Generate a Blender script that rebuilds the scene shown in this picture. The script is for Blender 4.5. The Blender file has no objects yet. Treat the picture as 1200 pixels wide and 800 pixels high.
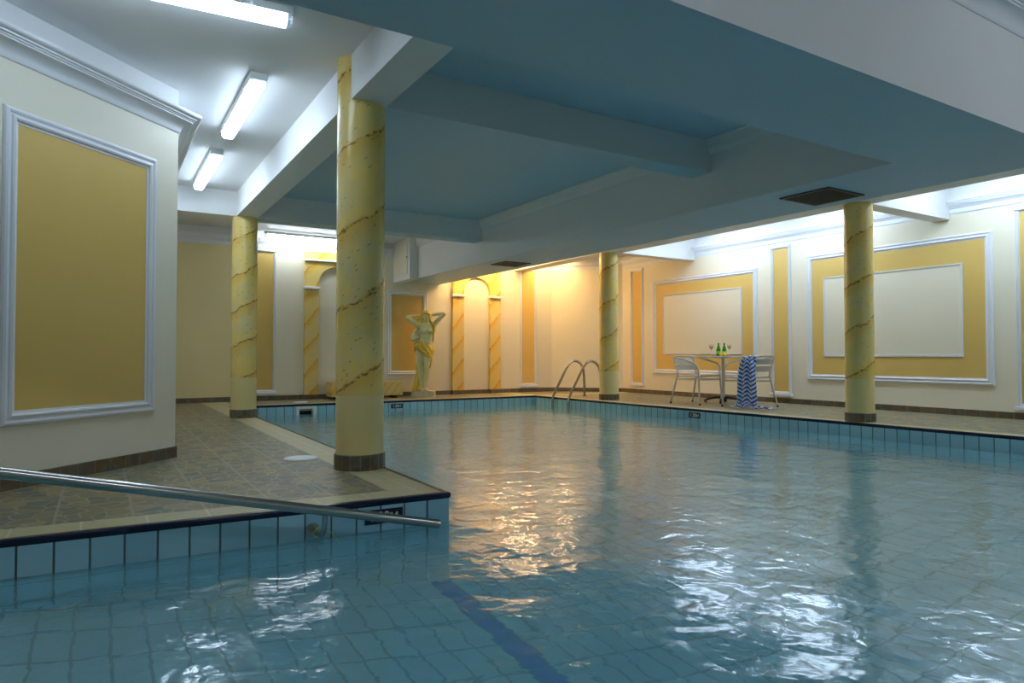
import bpy, bmesh, math, random
from mathutils import Vector, Matrix
PI = math.pi
S = bpy.context.scene
COL = S.collection
random.seed(7)

# ------------------------------------------------------------ colour / nodes
def lin(c):
    return tuple((v/255/12.92) if v/255 <= .04045 else ((v/255+.055)/1.055)**2.4 for v in c)

class NT:
    def __init__(s, name):
        s.m = bpy.data.materials.new(name); s.m.use_nodes = True
        s.t = s.m.node_tree; s.t.nodes.clear()
        s.out = s.t.nodes.new('ShaderNodeOutputMaterial')
    def n(s, ty, **kw):
        o = s.t.nodes.new(ty)
        for k, v in kw.items():
            if k.startswith('i_'):
                o.inputs[k[2:].replace('_', ' ')].default_value = v
            else: setattr(o, k, v)
        return o
    def link(s, a, b): s.t.links.new(a, b)
    def put(s, sock, v):
        if hasattr(v, 'is_linked') or isinstance(v, bpy.types.NodeSocket): s.link(v, sock)
        else: sock.default_value = v
    def math(s, op, a, b=0.0, c=None):
        o = s.n('ShaderNodeMath', operation=op)
        s.put(o.inputs[0], a); s.put(o.inputs[1], b)
        if c is not None: s.put(o.inputs[2], c)
        return o.outputs[0]
    def mix(s, f, a, b):
        o = s.n('ShaderNodeMix', data_type='RGBA')
        s.put(o.inputs[0], f)
        s.put(o.inputs[6], a if not isinstance(a, tuple) else (*a[:3], 1))
        s.put(o.inputs[7], b if not isinstance(b, tuple) else (*b[:3], 1))
        return o.outputs[2]
    def obj(s):
        o = s.n('ShaderNodeTexCoord'); x = s.n('ShaderNodeSeparateXYZ')
        s.link(o.outputs['Object'], x.inputs[0])
        return o.outputs['Object'], x.outputs[0], x.outputs[1], x.outputs[2]
    def noise(s, vec, scale, detail=2, rough=.5, dist=0.0):
        o = s.n('ShaderNodeTexNoise'); s.link(vec, o.inputs['Vector'])
        o.inputs['Scale'].default_value = scale; o.inputs['Detail'].default_value = detail
        o.inputs['Roughness'].default_value = rough; o.inputs['Distortion'].default_value = dist
        return o.outputs['Fac']
    def scalevec(s, vec, sc):
        o = s.n('ShaderNodeMapping'); s.link(vec, o.inputs[0]); o.inputs['Scale'].default_value = sc
        return o.outputs[0]
    def smooth(s, v, a, b):
        o = s.n('ShaderNodeMapRange', interpolation_type='SMOOTHSTEP')
        s.put(o.inputs[0], v); s.put(o.inputs[1], a); s.put(o.inputs[2], b)
        return o.outputs[0]
    def line(s, v, off, step, w):          # 1 on the joint lines of a repeat
        f = s.math('FRACT', s.math('DIVIDE', s.math('SUBTRACT', v, off), step))
        d = s.math('MULTIPLY', s.math('MINIMUM', f, s.math('SUBTRACT', 1.0, f)), step)
        return s.math('SUBTRACT', 1.0, s.smooth(d, w*.35, w*.75))
    def princ(s, color, rough=.5, metal=0., bump=None, bstr=.2, bdist=.01, **kw):
        p = s.n('ShaderNodeBsdfPrincipled')
        s.put(p.inputs['Base Color'], color if not isinstance(color, tuple) else (*color[:3], 1))
        s.put(p.inputs['Roughness'], rough); p.inputs['Metallic'].default_value = metal
        for k, v in kw.items(): p.inputs[k.replace('_', ' ')].default_value = v
        if bump is not None:
            b = s.n('ShaderNodeBump'); b.inputs['Strength'].default_value = bstr
            b.inputs['Distance'].default_value = bdist
            s.link(bump, b.inputs['Height']); s.link(b.outputs[0], p.inputs['Normal'])
        s.link(p.outputs[0], s.out.inputs[0])
        return s.m

def plain(name, rgb, rough=.5, metal=0., nz=.04, sc=6., bump=0., **kw):
    t = NT(name); v, x, y, z = t.obj(); c = lin(rgb)
    n = t.noise(v, sc, 3)
    col = t.mix(n, tuple(a*(1-nz) for a in c), tuple(min(1, a*(1+nz)) for a in c))
    b = t.noise(v, 90, 2) if bump else None
    return t.princ(col, rough, metal, b, bump, .002, **kw)

M = {}
M['white'] = plain('white_plaster', (222, 222, 220), .55, nz=.03, sc=2, bump=.15)
M['trim'] = plain('white_moulding_gloss', (226, 228, 232), .38, nz=.02)
M['blue'] = plain('pale_blue_ceiling_paint', (172, 197, 210), .5, nz=.03, sc=1.5, bump=.1)
M['yellow'] = plain('ochre_yellow_paint', (218, 184, 102), .42, nz=.04, sc=2.5, bump=.1)
M['column_cream'] = plain('cream_yellow_column_paint', (224, 204, 140), .4, nz=.03)
M['steel'] = plain('stainless_steel', (178, 178, 172), .22, 1.0, nz=.05)
M['alu'] = plain('brushed_aluminium', (205, 207, 208), .3, 1.0, nz=.05)
M['dark_iron'] = plain('dark_cast_iron', (62, 58, 54), .45, .6)
M['navy'] = plain('navy_glazed_tile', (22, 28, 56), .25, nz=.1)
M['sign_letter'] = plain('cream_sign_lettering', (225, 222, 205), .4)
M['plastic'] = plain('white_plastic', (225, 228, 225), .4)
M['shadow_dark'] = plain('dark_void', (14, 16, 16), .8)
M['lemon'] = plain('lemon_peel', (240, 196, 30), .4, nz=.1, sc=40, bump=.3)
M['cord'] = plain('lime_cord', (190, 205, 40), .6)
M['stone'] = plain('statue_cream_stone', (224, 220, 168), .5, nz=.1, sc=14, bump=.2)
M['stone_yellow'] = plain('statue_ochre_cloth', (226, 196, 70), .5, nz=.16, sc=18, bump=.2)
M['stone_base'] = plain('statue_plinth_stone', (206, 196, 158), .6, nz=.2, sc=20, bump=.3)
M['rubber'] = plain('black_rubber', (28, 28, 28), .7)

def wallmat(name, cream, zc):
    t = NT(name); v, x, y, z = t.obj()
    n = t.noise(v, 1.6, 3)
    c = lin(cream); a = t.mix(n, tuple(q*.96 for q in c), tuple(min(1, q*1.03) for q in c))
    w = lin((224, 225, 224))
    col = t.mix(t.math('GREATER_THAN', z, zc), a, w)
    return t.princ(col, .5, bump=t.noise(v, 60, 3), bstr=.15, bdist=.002)
M['wall'] = wallmat('cream_wall_paint', (230, 222, 198), 2.47)
M['wall_diag'] = wallmat('cream_wall_paint_low_frieze', (228, 222, 202), 2.40)

M['wall_yellow'] = wallmat('pale_yellow_wall_paint', (230, 216, 164), 2.47)
def marble(name, pitch, off, planar=False, slope=1.1):
    t = NT(name); v, x, y, z = t.obj()
    nb = t.noise(v, 3.2, 4, .6); ns = t.noise(v, 16, 3, .6)
    wob = t.math('ADD', t.math('MULTIPLY', t.math('SUBTRACT', nb, .5), .42 if not planar else .45),
                 t.math('MULTIPLY', t.math('SUBTRACT', ns, .5), .10))
    if planar:
        ph = t.math('SUBTRACT', t.math('DIVIDE', z, pitch), t.math('MULTIPLY', x, slope/pitch))
    else:
        th = t.math('DIVIDE', t.math('ARCTAN2', y, x), 2*PI)
        ph = t.math('SUBTRACT', t.math('DIVIDE', z, pitch), th)
    ph = t.math('ADD', t.math('ADD', ph, wob), off)
    fr = t.math('FRACT', ph)
    d = t.math('ABSOLUTE', t.math('SUBTRACT', fr, .5))
    width = t.math('MULTIPLY', t.noise(v, 7, 2), .05 if not planar else .05)
    vein = t.math('SUBTRACT', 1.0, t.smooth(d, t.math('MULTIPLY', width, .25), t.math('ADD', width, .004)))
    veinbreak = t.smooth(t.noise(v, 26, 3, .7), .40, .56)
    pale = lin((238, 206, 112)); deep = lin((222, 176, 70)); mid = lin((220, 202, 142))
    if planar: pale = lin((236, 204, 104)); deep = lin((232, 170, 24)); mid = lin((228, 206, 140))
    cloud = t.smooth(t.noise(v, 4.5, 4, .6), .35, .7)
    base = t.mix(cloud, pale, mid)
    side = t.math('MULTIPLY', t.smooth(fr, .14, .50), t.math('SUBTRACT', 1.0, t.smooth(fr, .5, .56)))
    base = t.mix(t.math('MULTIPLY', side, .7), base, deep)
    vc = lin((112, 62, 44)) if not planar else lin((190, 112, 36))
    base = t.mix(t.math('MULTIPLY', t.math('MULTIPLY', vein, veinbreak), .8 if not planar else .7), base, vc)
    if not planar:      # short slanting flecks of the hand painted marbling
        mp = t.n('ShaderNodeMapping'); t.link(v, mp.inputs[0])
        mp.inputs['Rotation'].default_value = (0, .65, 0)
        mp2 = t.scalevec(mp.outputs[0], (9, 22, 34))
        vo = t.n('ShaderNodeTexVoronoi'); t.link(mp2, vo.inputs['Vector'])
        vo.inputs['Scale'].default_value = 1.0
        fl = t.math('SUBTRACT', 1.0, t.smooth(vo.outputs['Distance'], .10, .19))
        base = t.mix(t.math('MULTIPLY', fl, .55), base, lin((150, 104, 44)))
    return t.princ(base, .26, bump=ns, bstr=.05, bdist=.002)
M['pilaster'] = marble('ochre_marbled_pilaster', .43, .2, True, 1.1)
M['marble_box'] = marble('ochre_marbled_box', .16, .1, True, 1.2)

def slate():
    t = NT('slate_crazy_paving_tile'); v, x, y, z = t.obj()
    wv = t.n('ShaderNodeVectorMath', operation='ADD'); t.link(v, wv.inputs[0])
    nn = t.n('ShaderNodeTexNoise'); t.link(v, nn.inputs['Vector']); nn.inputs['Scale'].default_value = 6
    sc = t.n('ShaderNodeVectorMath', operation='SCALE'); t.link(nn.outputs['Color'], sc.inputs[0]); sc.inputs['Scale'].default_value = .12
    t.link(sc.outputs[0], wv.inputs[1])
    sv = t.scalevec(wv.outputs[0], (1.25, 1.0, 1.0))
    v1 = t.n('ShaderNodeTexVoronoi', feature='F1'); t.link(sv, v1.inputs['Vector']); v1.inputs['Scale'].default_value = 9.5
    v2 = t.n('ShaderNodeTexVoronoi', feature='DISTANCE_TO_EDGE'); t.link(sv, v2.inputs['Vector']); v2.inputs['Scale'].default_value = 9.5
    sep = t.n('ShaderNodeSeparateColor'); t.link(v1.outputs['Color'], sep.inputs[0])
    a, b, c, d = lin((116, 114, 92)), lin((160, 142, 98)), lin((100, 108, 98)), lin((140, 124, 80))
    c1 = t.mix(t.smooth(sep.outputs[0], .2, .8), a, b); c2 = t.mix(t.smooth(sep.outputs[1], .2, .8), c, d)
    col = t.mix(t.math('GREATER_THAN', sep.outputs[2], .5), c1, c2)
    col = t.mix(t.math('MULTIPLY', t.noise(v, 30, 4, .6), .5), col, lin((92, 90, 78)))
    edge = t.math('SUBTRACT', 1.0, t.smooth(v2.outputs['Distance'], .015, .06))
    col = t.mix(t.math('MULTIPLY', edge, .7), col, lin((172, 162, 128)))
    g = t.math('MAXIMUM', t.line(x, .14, .302, .012), t.math('MULTIPLY', t.line(y, 3.6, .302, .010), .4))
    col = t.mix(t.math('MULTIPLY', g, .65), col, lin((160, 156, 138)))
    # cream border tiles follow the pool edge
    yb = t.math('ADD', 3.265, t.math('MULTIPLY', t.math('SUBTRACT', 1.60, x), .04))
    left = t.math('LESS_THAN', x, 3.0)
    e_front = t.math('MULTIPLY', t.math('LESS_THAN', t.math('SUBTRACT', y, yb), .205), left)
    e_left = t.math('MULTIPLY', t.math('GREATER_THAN', x, 1.60-.26), t.math('LESS_THAN', x, 1.7))
    e_back = t.math('MULTIPLY', t.math('LESS_THAN', y, 10.32+.24), t.math('MULTIPLY', t.math('GREATER_THAN', y, 10.2), t.math('GREATER_THAN', x, 1.5)))
    xr = t.math('ADD', 6.80, t.math('MULTIPLY', t.math('SUBTRACT', 10.32, y), .0373))
    e_right = t.math('MULTIPLY', t.math('LESS_THAN', t.math('SUBTRACT', x, xr), .22), t.math('GREATER_THAN', x, 6.6))
    bm_ = t.math('MAXIMUM', t.math('MAXIMUM', e_front, e_left), t.math('MAXIMUM', e_back, e_right))
    cb = t.mix(t.noise(v, 8, 3), lin((176, 166, 124)), lin((196, 186, 146)))
    jx = t.math('MULTIPLY', t.line(x, 1.60-.16, .25, .008), t.math('SUBTRACT', 1.0, e_left))
    jy = t.math('MULTIPLY', t.line(y, 3.27, .25, .008), t.math('SUBTRACT', 1.0, t.math('MAXIMUM', e_front, e_back)))
    jl = t.math('MULTIPLY', t.line(x, 1.60-.13, 9.0, .008), e_left)
    j = t.math('MAXIMUM', t.math('MAXIMUM', jx, jy), jl)
    cb = t.mix(t.math('MULTIPLY', j, .5), cb, lin((226, 218, 190)))
    col = t.mix(bm_, col, cb)
    h = t.math('SUBTRACT', t.noise(v, 25, 4), t.math('MULTIPLY', t.math('MAXIMUM', edge, g), .5))
    return t.princ(col, .42, bump=h, bstr=.35, bdist=.006)
M['slate'] = slate()

def skirt(name, round_=False):
    t = NT(name); v, x, y, z = t.obj()
    vo = t.n('ShaderNodeTexVoronoi', feature='F1'); t.link(v, vo.inputs['Vector']); vo.inputs['Scale'].default_value = 16
    sep = t.n('ShaderNodeSeparateColor'); t.link(vo.outputs['Color'], sep.inputs[0])
    col = t.mix(sep.outputs[0], lin((92, 82, 62)), lin((116, 110, 92)))
    col = t.mix(t.math('MULTIPLY', t.smooth(sep.outputs[1], .55, .9), .8), col, lin((124, 96, 52)))
    col = t.mix(t.math('MULTIPLY', t.noise(v, 40, 3), .5), col, lin((64, 60, 50)))
    if round_:
        th = t.math('ARCTAN2', y, x); g = t.line(th, 0.1, PI/8, .03)
    else:
        g = t.line(t.math('ADD', x, t.math('MULTIPLY', y, .96)), .1, .165, .007)
    col = t.mix(t.math('MULTIPLY', g, .5), col, lin((148, 140, 120)))
    return t.princ(col, .45)
M['skirting'] = skirt('slate_skirting_tile'); M['skirting_round'] = skirt('slate_skirting_column_tile', True)

def pooltile(name, axis, off_u, off_v=-.25, floor=False):
    t = NT(name); v, x, y, z = t.obj()
    if floor:
        u, w = x, y; gu = t.line(u, .048, .1205, .011); gv = t.line(w, 3.055, .247, .013)
        iu = t.math('FLOOR', t.math('DIVIDE', t.math('SUBTRACT', u, .048), .1205)); iv = t.math('FLOOR', t.math('DIVIDE', t.math('SUBTRACT', w, 3.055), .247))
    else:
        u = x if axis == 'x' else y
        gu = t.line(u, off_u, .125, .0075); gv = t.line(z, off_v, .25, .006)
        iu = t.math('FLOOR', t.math('DIVIDE', t.math('SUBTRACT', u, off_u), .125)); iv = t.math('FLOOR', t.math('DIVIDE', t.math('SUBTRACT', z, off_v), .25))
    cm = t.n('ShaderNodeCombineXYZ'); t.link(iu, cm.inputs[0]); t.link(iv, cm.inputs[1])
    wn = t.n('ShaderNodeTexWhiteNoise'); t.link(cm.outputs[0], wn.inputs['Vector'])
    col = t.mix(wn.outputs['Value'], lin((144, 194, 212)), lin((164, 208, 222)))
    if floor:      # the deep blue lane line
        m = t.math('MULTIPLY', t.math('GREATER_THAN', x, .048+.1205*12), t.math('LESS_THAN', x, .048+.1205*13))
        col = t.mix(m, col, lin((30, 90, 205)))
    g = t.math('MAXIMUM', gu, gv)
    col = t.mix(t.math('MULTIPLY', g, .9 if not floor else .62), col, lin((44, 52, 50)) if not floor else lin((84, 116, 120)))
    return t.princ(col, .22, bump=t.math('SUBTRACT', 1.0, g), bstr=.3, bdist=.003)
M['tile_x'] = pooltile('blue_pool_wall_tile_across', 'x', 1.60)
M['tile_y'] = pooltile('blue_pool_wall_tile_along', 'y', 3.27)
M['tile_floor'] = pooltile('blue_pool_floor_tile', 'x', 0, floor=True)

def water():
    t = NT('rippled_pool_water'); v, x, y, z = t.obj()
    big = t.noise(v, 1.9, 2, .5, .3)
    med = t.noise(t.scalevec(v, (1, 1.15, 1)), 5.5, 2, .5, .6)
    fine = t.noise(v, 16, 2, .5, .4)
    h = t.math('ADD', t.math('ADD', t.math('MULTIPLY', big, 1.0), t.math('MULTIPLY', med, .42)), t.math('MULTIPLY', fine, .10))
    b = t.n('ShaderNodeBump'); b.inputs['Strength'].default_value = 1.0; b.inputs['Distance'].default_value = .019
    t.link(h, b.inputs['Height'])
    b2 = t.n('ShaderNodeBump'); b2.inputs['Strength'].default_value = 1.0; b2.inputs['Distance'].default_value = .008
    t.link(t.math('ADD', big, t.math('MULTIPLY', med, .45)), b2.inputs['Height'])
    fr = t.n('ShaderNodeFresnel'); fr.inputs['IOR'].default_value = 1.333; t.link(b2.outputs[0], fr.inputs['Normal'])
    g = t.n('ShaderNodeBsdfGlossy'); g.inputs['Color'].default_value = (1, 1, 1, 1); g.inputs['Roughness'].default_value = .12
    t.link(b.outputs[0], g.inputs['Normal'])
    r = t.n('ShaderNodeBsdfRefraction'); r.inputs['Color'].default_value = (.92, 1.0, 1.0, 1); r.inputs['Roughness'].default_value = .06
    r.inputs['IOR'].default_value = 1.333; t.link(b2.outputs[0], r.inputs['Normal'])
    df = t.n('ShaderNodeBsdfDiffuse'); df.inputs['Color'].default_value = (.36, .86, .95, 1)
    tb = t.n('ShaderNodeMixShader'); tb.inputs[0].default_value = .27; t.link(r.outputs[0], tb.inputs[1]); t.link(df.outputs[0], tb.inputs[2])
    r = tb
    mx = t.n('ShaderNodeMixShader'); t.link(fr.outputs[0], mx.inputs[0]); t.link(r.outputs[0], mx.inputs[1]); t.link(g.outputs[0], mx.inputs[2])
    t.link(mx.outputs[0], t.out.inputs[0])
    return t.m
M['water'] = water()

def emit(name, rgb, st):
    t = NT(name); e = t.n('ShaderNodeEmission'); e.inputs[0].default_value = (*rgb, 1); e.inputs[1].default_value = st
    t.link(e.outputs[0], t.out.inputs[0]); return t.m
COOL = (.64, .80, 1.0); WARM = (1.0, .62, .28)
M['tube_cool'] = emit('lit_diffuser_cool', COOL, 16)
M['tube_corridor'] = emit('lit_diffuser_corridor', COOL, 37)
M['tube_far'] = emit('lit_diffuser_far', (.78, .88, 1.0), 19)
M['fill_recess'] = emit('fill_light_recess', (.95, .95, .9), 11)
M['tube_warm'] = emit('lit_diffuser_warm', WARM, 58)
M['fill_near'] = emit('fill_light_near', (.76, .84, 1.0), 25)

def glassy(name, rgb, tr=1.0, rough=.05):
    t = NT(name); return t.princ(lin(rgb), rough, 0, None, Transmission_Weight=tr, IOR=1.45)
M['bottle'] = glassy('green_bottle_glass', (60, 190, 30), .55, .1)
M['glass'] = glassy('clear_glass', (245, 250, 250), 1.0, .02)
M['drink'] = glassy('pale_yellow_drink', (225, 205, 70), .5, .1)
M['cap_clear'] = glassy('clear_lamp_end_cap', (225, 232, 235), .4, .2)

def towelmat():
    t = NT('blue_zigzag_towel'); uv = t.n('ShaderNodeUVMap'); uv.uv_map = 'UVMap'
    s = t.n('ShaderNodeSeparateXYZ'); t.link(uv.outputs[0], s.inputs[0])
    zz = t.math('ABSOLUTE', t.math('SUBTRACT', t.math('FRACT', t.math('MULTIPLY', s.outputs[0], 2.0)), .5))
    ph = t.math('FRACT', t.math('ADD', t.math('MULTIPLY', s.outputs[1], 18.0), t.math('MULTIPLY', zz, 1.8)))
    m = t.math('GREATER_THAN', ph, .48)
    col = t.mix(m, lin((214, 222, 234)), lin((44, 104, 204)))
    tc, _, _, _ = t.obj()
    return t.princ(col, .9, bump=t.noise(tc, 300, 2), bstr=.3, bdist=.002)
M['towel'] = towelmat()

# ------------------------------------------------------------ mesh helpers
def finish(name, bm, mat, parent=None, smooth=False, loc=None, autos=None, recalc=True):
    if recalc: bmesh.ops.recalc_face_normals(bm, faces=bm.faces)
    me = bpy.data.meshes.new(name); bm.to_mesh(me); bm.free()
    if mat: me.materials.append(M[mat] if isinstance(mat, str) else mat)
    if smooth or autos:
        for p in me.polygons: p.use_smooth = True
        if autos: me.set_sharp_from_angle(angle=math.radians(autos))
    o = bpy.data.objects.new(name, me); COL.objects.link(o)
    if parent: o.parent = parent
    if loc: o.location = loc
    return o

def box(bm, x0, x1, y0, y1, z0, z1, bev=0):
    vs = [bm.verts.new((x, y, z)) for z in (z0, z1) for y in (y0, y1) for x in (x0, x1)]
    F = [(0, 2, 3, 1), (4, 5, 7, 6), (0, 1, 5, 4), (2, 6, 7, 3), (0, 4, 6, 2), (1, 3, 7, 5)]
    fs = [bm.faces.new([vs[i] for i in f]) for f in F]
    if bev:
        es = list({e for f in fs for e in f.edges})
        bmesh.ops.bevel(bm, geom=es, offset=bev, segments=2, affect='EDGES', profile=.5)
    return vs

def prism(bm, pts, z0, z1):
    a = [bm.verts.new((p[0], p[1], z0)) for p in pts]; b = [bm.verts.new((p[0], p[1], z1)) for p in pts]
    bm.faces.new(a); bm.faces.new(b); n = len(pts)
    for i in range(n): bm.faces.new((a[i], a[(i+1) % n], b[(i+1) % n], b[i]))

def tube(bm, pts, r, seg=12, cap=True, radii=None):
    pts = [Vector(p) for p in pts]; rings = []; up = None
    for i, p in enumerate(pts):
        d = (pts[min(i+1, len(pts)-1)]-pts[max(i-1, 0)]).normalized()
        if up is None:
            up = d.orthogonal().normalized()
        up = (up - d*up.dot(d)).normalized(); s = d.cross(up)
        rr = radii[i] if radii else r
        rings.append([bm.verts.new(p+(up*math.cos(a)+s*math.sin(a))*rr) for a in [2*PI*k/seg for k in range(seg)]])
    for A, B in zip(rings, rings[1:]):
        for k in range(seg): bm.faces.new((A[k], A[(k+1) % seg], B[(k+1) % seg], B[k]))
    if cap: bm.faces.new(rings[0]); bm.faces.new(rings[-1])

def smoothpath(pts, n=8):          # Catmull-Rom
    P = [Vector(p) for p in pts]; P = [P[0]*2-P[1]]+P+[P[-1]*2-P[-2]]; out = []
    for i in range(1, len(P)-2):
        for k in range(n):
            t = k/n; a, b, c, d = P[i-1:i+3]
            out.append(.5*((2*b)+(c-a)*t+(2*a-5*b+4*c-d)*t*t+(-a+3*b-3*c+d)*t**3))
    out.append(P[-2]); return out

def lathe(bm, prof, c=(0, 0), seg=32, z0=0, capb=True, capt=True):
    rings = []
    for r, z in prof:
        if r < 1e-5: rings.append([bm.verts.new((c[0], c[1], z+z0))])
        else: rings.append([bm.verts.new((c[0]+r*math.cos(2*PI*k/seg), c[1]+r*math.sin(2*PI*k/seg), z+z0)) for k in range(seg)])
    for A, B in zip(rings, rings[1:]):
        for k in range(seg):
            k2 = (k+1) % seg
            if len(A) == 1 and len(B) == 1: continue
            if len(A) == 1: bm.faces.new((A[0], B[k], B[k2]))
            elif len(B) == 1: bm.faces.new((A[k], A[k2], B[0]))
            else: bm.faces.new((A[k], A[k2], B[k2], B[k]))
    if capb and len(rings[0]) > 1: bm.faces.new(rings[0])
    if capt and len(rings[-1]) > 1: bm.faces.new(rings[-1])

def sweep(bm, path, prof):         # prof (out, z); outward = to the right of the walking direction
    P = [Vector((p[0], p[1])) for p in path]; cols = []
    for i, p in enumerate(P):
        ns = []
        if i > 0: d = (p-P[i-1]).normalized(); ns.append(Vector((d.y, -d.x)))
        if i < len(P)-1: d = (P[i+1]-p).normalized(); ns.append(Vector((d.y, -d.x)))
        m = sum(ns, Vector((0, 0)))/len(ns); m = m/m.length_squared if m.length > 1e-6 else m
        cols.append([bm.verts.new((p.x+m.x*o, p.y+m.y*o, z)) for o, z in prof])
    for A, B in zip(cols, cols[1:]):
        for k in range(len(prof)):
            k2 = (k+1) % len(prof); bm.faces.new((A[k], B[k], B[k2], A[k2]))
    bm.faces.new(cols[0]); bm.faces.new(cols[-1])

def tag(o, label, cat, group=None, kind=None):
    if label: o['label'] = label
    if cat: o['category'] = cat
    if group: o['group'] = group
    if kind: o['kind'] = kind
    return o
def structure(o, label=None):
    o['kind'] = 'structure'
    if label: o['label'] = label
    return o
def empty(name, loc=(0, 0, 0), rz=0, label=None, cat=None, group=None):
    o = bpy.data.objects.new(name, None); COL.objects.link(o); o.location = loc; o.rotation_euler = (0, 0, rz)
    o.empty_display_size = .1
    return tag(o, label, cat, group)
def copytree(o, parent=None):
    c = o.copy(); COL.objects.link(c)
    if parent: c.parent = parent
    for ch in list(o.children): copytree(ch, c)
    return c

# ------------------------------------------------------------ dimensions
CAMZ = .73
XE, YF = 1.60, 3.265                       # corner of the near deck over the pool
def yfront(x): return YF+(1.60-x)*.04
def xright(y): return 6.80+(10.32-y)*.0373
YBP, YW, XW = 10.32, 11.45, 9.0
WZ = -.155
XL, YN = -3.0, -2.6                        # unseen limits of the room
DC = (.471, 5.422); DT = (-.7207, -.6933)  # corner and run of the slanting left wall
DE = (DC[0]+DT[0]*4.2, DC[1]+DT[1]*4.2)
CH0, CH1 = (7.95, YW), (XW, 10.45)         # slanting far right corner
ZBULK = 2.055; BX0, BX1 = 4.65, 5.47; BY0, BY1 = 1.82, 2.585
ZB, ZC, ZBACK, ZHI = 2.367, 2.655, 2.75, 3.02
POOL_BOTTOM = -1.42
ZCOR = 2.87

# ------------------------------------------------------------ floor, pool
bm = bmesh.new()
nose = .022
zt, zb = 0.0, -.10
def slab(pts): prism(bm, pts, zb, zt)
slab([(XL-1, yfront(XL-1)+nose), (XE-nose, yfront(XE)+nose), (XE-nose, YBP+nose), (XE-nose, YW+.1), (XL-1, YW+.1)])
slab([(XE-nose, YBP+nose), (xright(YBP)+nose, YBP+nose), (XW+.1, YBP+nose), (XW+.1, YW+.1), (XE-nose, YW+.1)])
slab([(xright(YN)+nose, YN-.1), (XW+.1, YN-.1), (XW+.1, YBP+nose), (xright(YBP)+nose, YBP+nose)])
slab([(XL-1, YN-.1), (xright(-1.6)+nose, YN-.1), (xright(-1.6)+nose, -1.6), (XL-1, -1.6)])
structure(finish('floor', bm, 'slate'), 'slate look tiled pool deck with a cream tile border')

# navy nosing strip along the pool edge
bm = bmesh.new()
path = [(XL-1, yfront(XL-1)), (XE, yfront(XE)), (XE, YBP), (xright(YBP), YBP), (xright(-1.6), -1.6)]
prof = [(0.008, -.006), (.003, .002), (-nose, .003), (-nose, -.03), (.0, -.03), (.006, -.022)]
sweep(bm, path, prof)
structure(finish('trim_1', bm, 'navy'), 'navy glazed nosing tiles along the pool rim')

def quad(bm, a, b, c, d): bm.faces.new([bm.verts.new(p) for p in (a, b, c, d)])
def poolwall(name, a, b, mat, label, th=.12):
    bm = bmesh.new(); d = (Vector(b)-Vector(a)).normalized(); n = Vector((-d.y, d.x))*th   # to the left of walking = away from water
    prism(bm, [a, b, (b[0]+n.x, b[1]+n.y), (a[0]+n.x, a[1]+n.y)], POOL_BOTTOM-.1, -.029)
    return structure(finish(name, bm, mat), label)
poolwall('pool_wall', (XL-1, yfront(XL-1)), (XE, yfront(XE)), 'tile_x', 'blue tiled pool wall under the near deck')
poolwall('pool_wall', (XE, yfront(XE)), (XE, YBP), 'tile_y', 'blue tiled pool wall along the left deck')
# back wall of the pool leaves a mouth for the skimmer
SKX = (2.56, 2.76)
bm = bmesh.new()
for x0, x1, z0, z1 in ((XE, SKX[0], POOL_BOTTOM-.1, -.029), (SKX[1], xright(YBP), POOL_BOTTOM-.1, -.029),
                       (SKX[0], SKX[1], -.045, -.029), (SKX[0], SKX[1], POOL_BOTTOM-.1, -.24)):
    box(bm, x0, x1, YBP, YBP+.12, z0, z1)
structure(finish('pool_wall', bm, 'tile_x'), 'blue tiled far wall of the pool')
poolwall('pool_wall', (xright(YBP), YBP), (xright(-1.6), -1.6), 'tile_y', 'blue tiled pool wall under the right deck')
poolwall('pool_wall', (xright(-1.6), -1.6), (XL-1, -1.6), 'tile_x', 'blue tiled pool wall on the near side')

def zfloor(x): return max(-.625-.29*x, POOL_BOTTOM) if x > -1.2 else -.277
bm = bmesh.new()
xs = [XL-1, -1.2, -.6, 0, .6, 1.2, 1.7, 2.2, (-POOL_BOTTOM-.625)/.29, 7.4]
rows = []
for x in xs: rows.append([bm.verts.new((x, y, zfloor(x))) for y in (-1.7, 3.0, 10.4)]+[bm.verts.new((x, y, POOL_BOTTOM-.12)) for y in (10.4, 3.0, -1.7)])
for A, B in zip(rows, rows[1:]):
    for k in range(6): bm.faces.new((A[k], A[(k+1) % 6], B[(k+1) % 6], B[k]))
bm.faces.new(rows[0]); bm.faces.new(rows[-1])
structure(finish('pool_floor', bm, 'tile_floor'), 'blue tiled pool floor with a dark blue lane line')

bm = bmesh.new()
e_ = .001
pts = [(DE[0]+.002, -1.6+e_), (xright(-1.6)-e_, -1.6+e_), (xright(YBP)-e_, YBP-e_), (XE+e_, YBP-e_), (XE+e_, yfront(XE)-e_), (-1.62, yfront(-1.62)-e_), (DE[0]+.002, DE[1]-.02)]
bm.faces.new([bm.verts.new((p[0], p[1], WZ)) for p in pts])
w = finish('pool_water', bm, 'water', recalc=False)
tag(w, 'rippled blue green water filling the swimming pool', 'water', kind='stuff')

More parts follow.
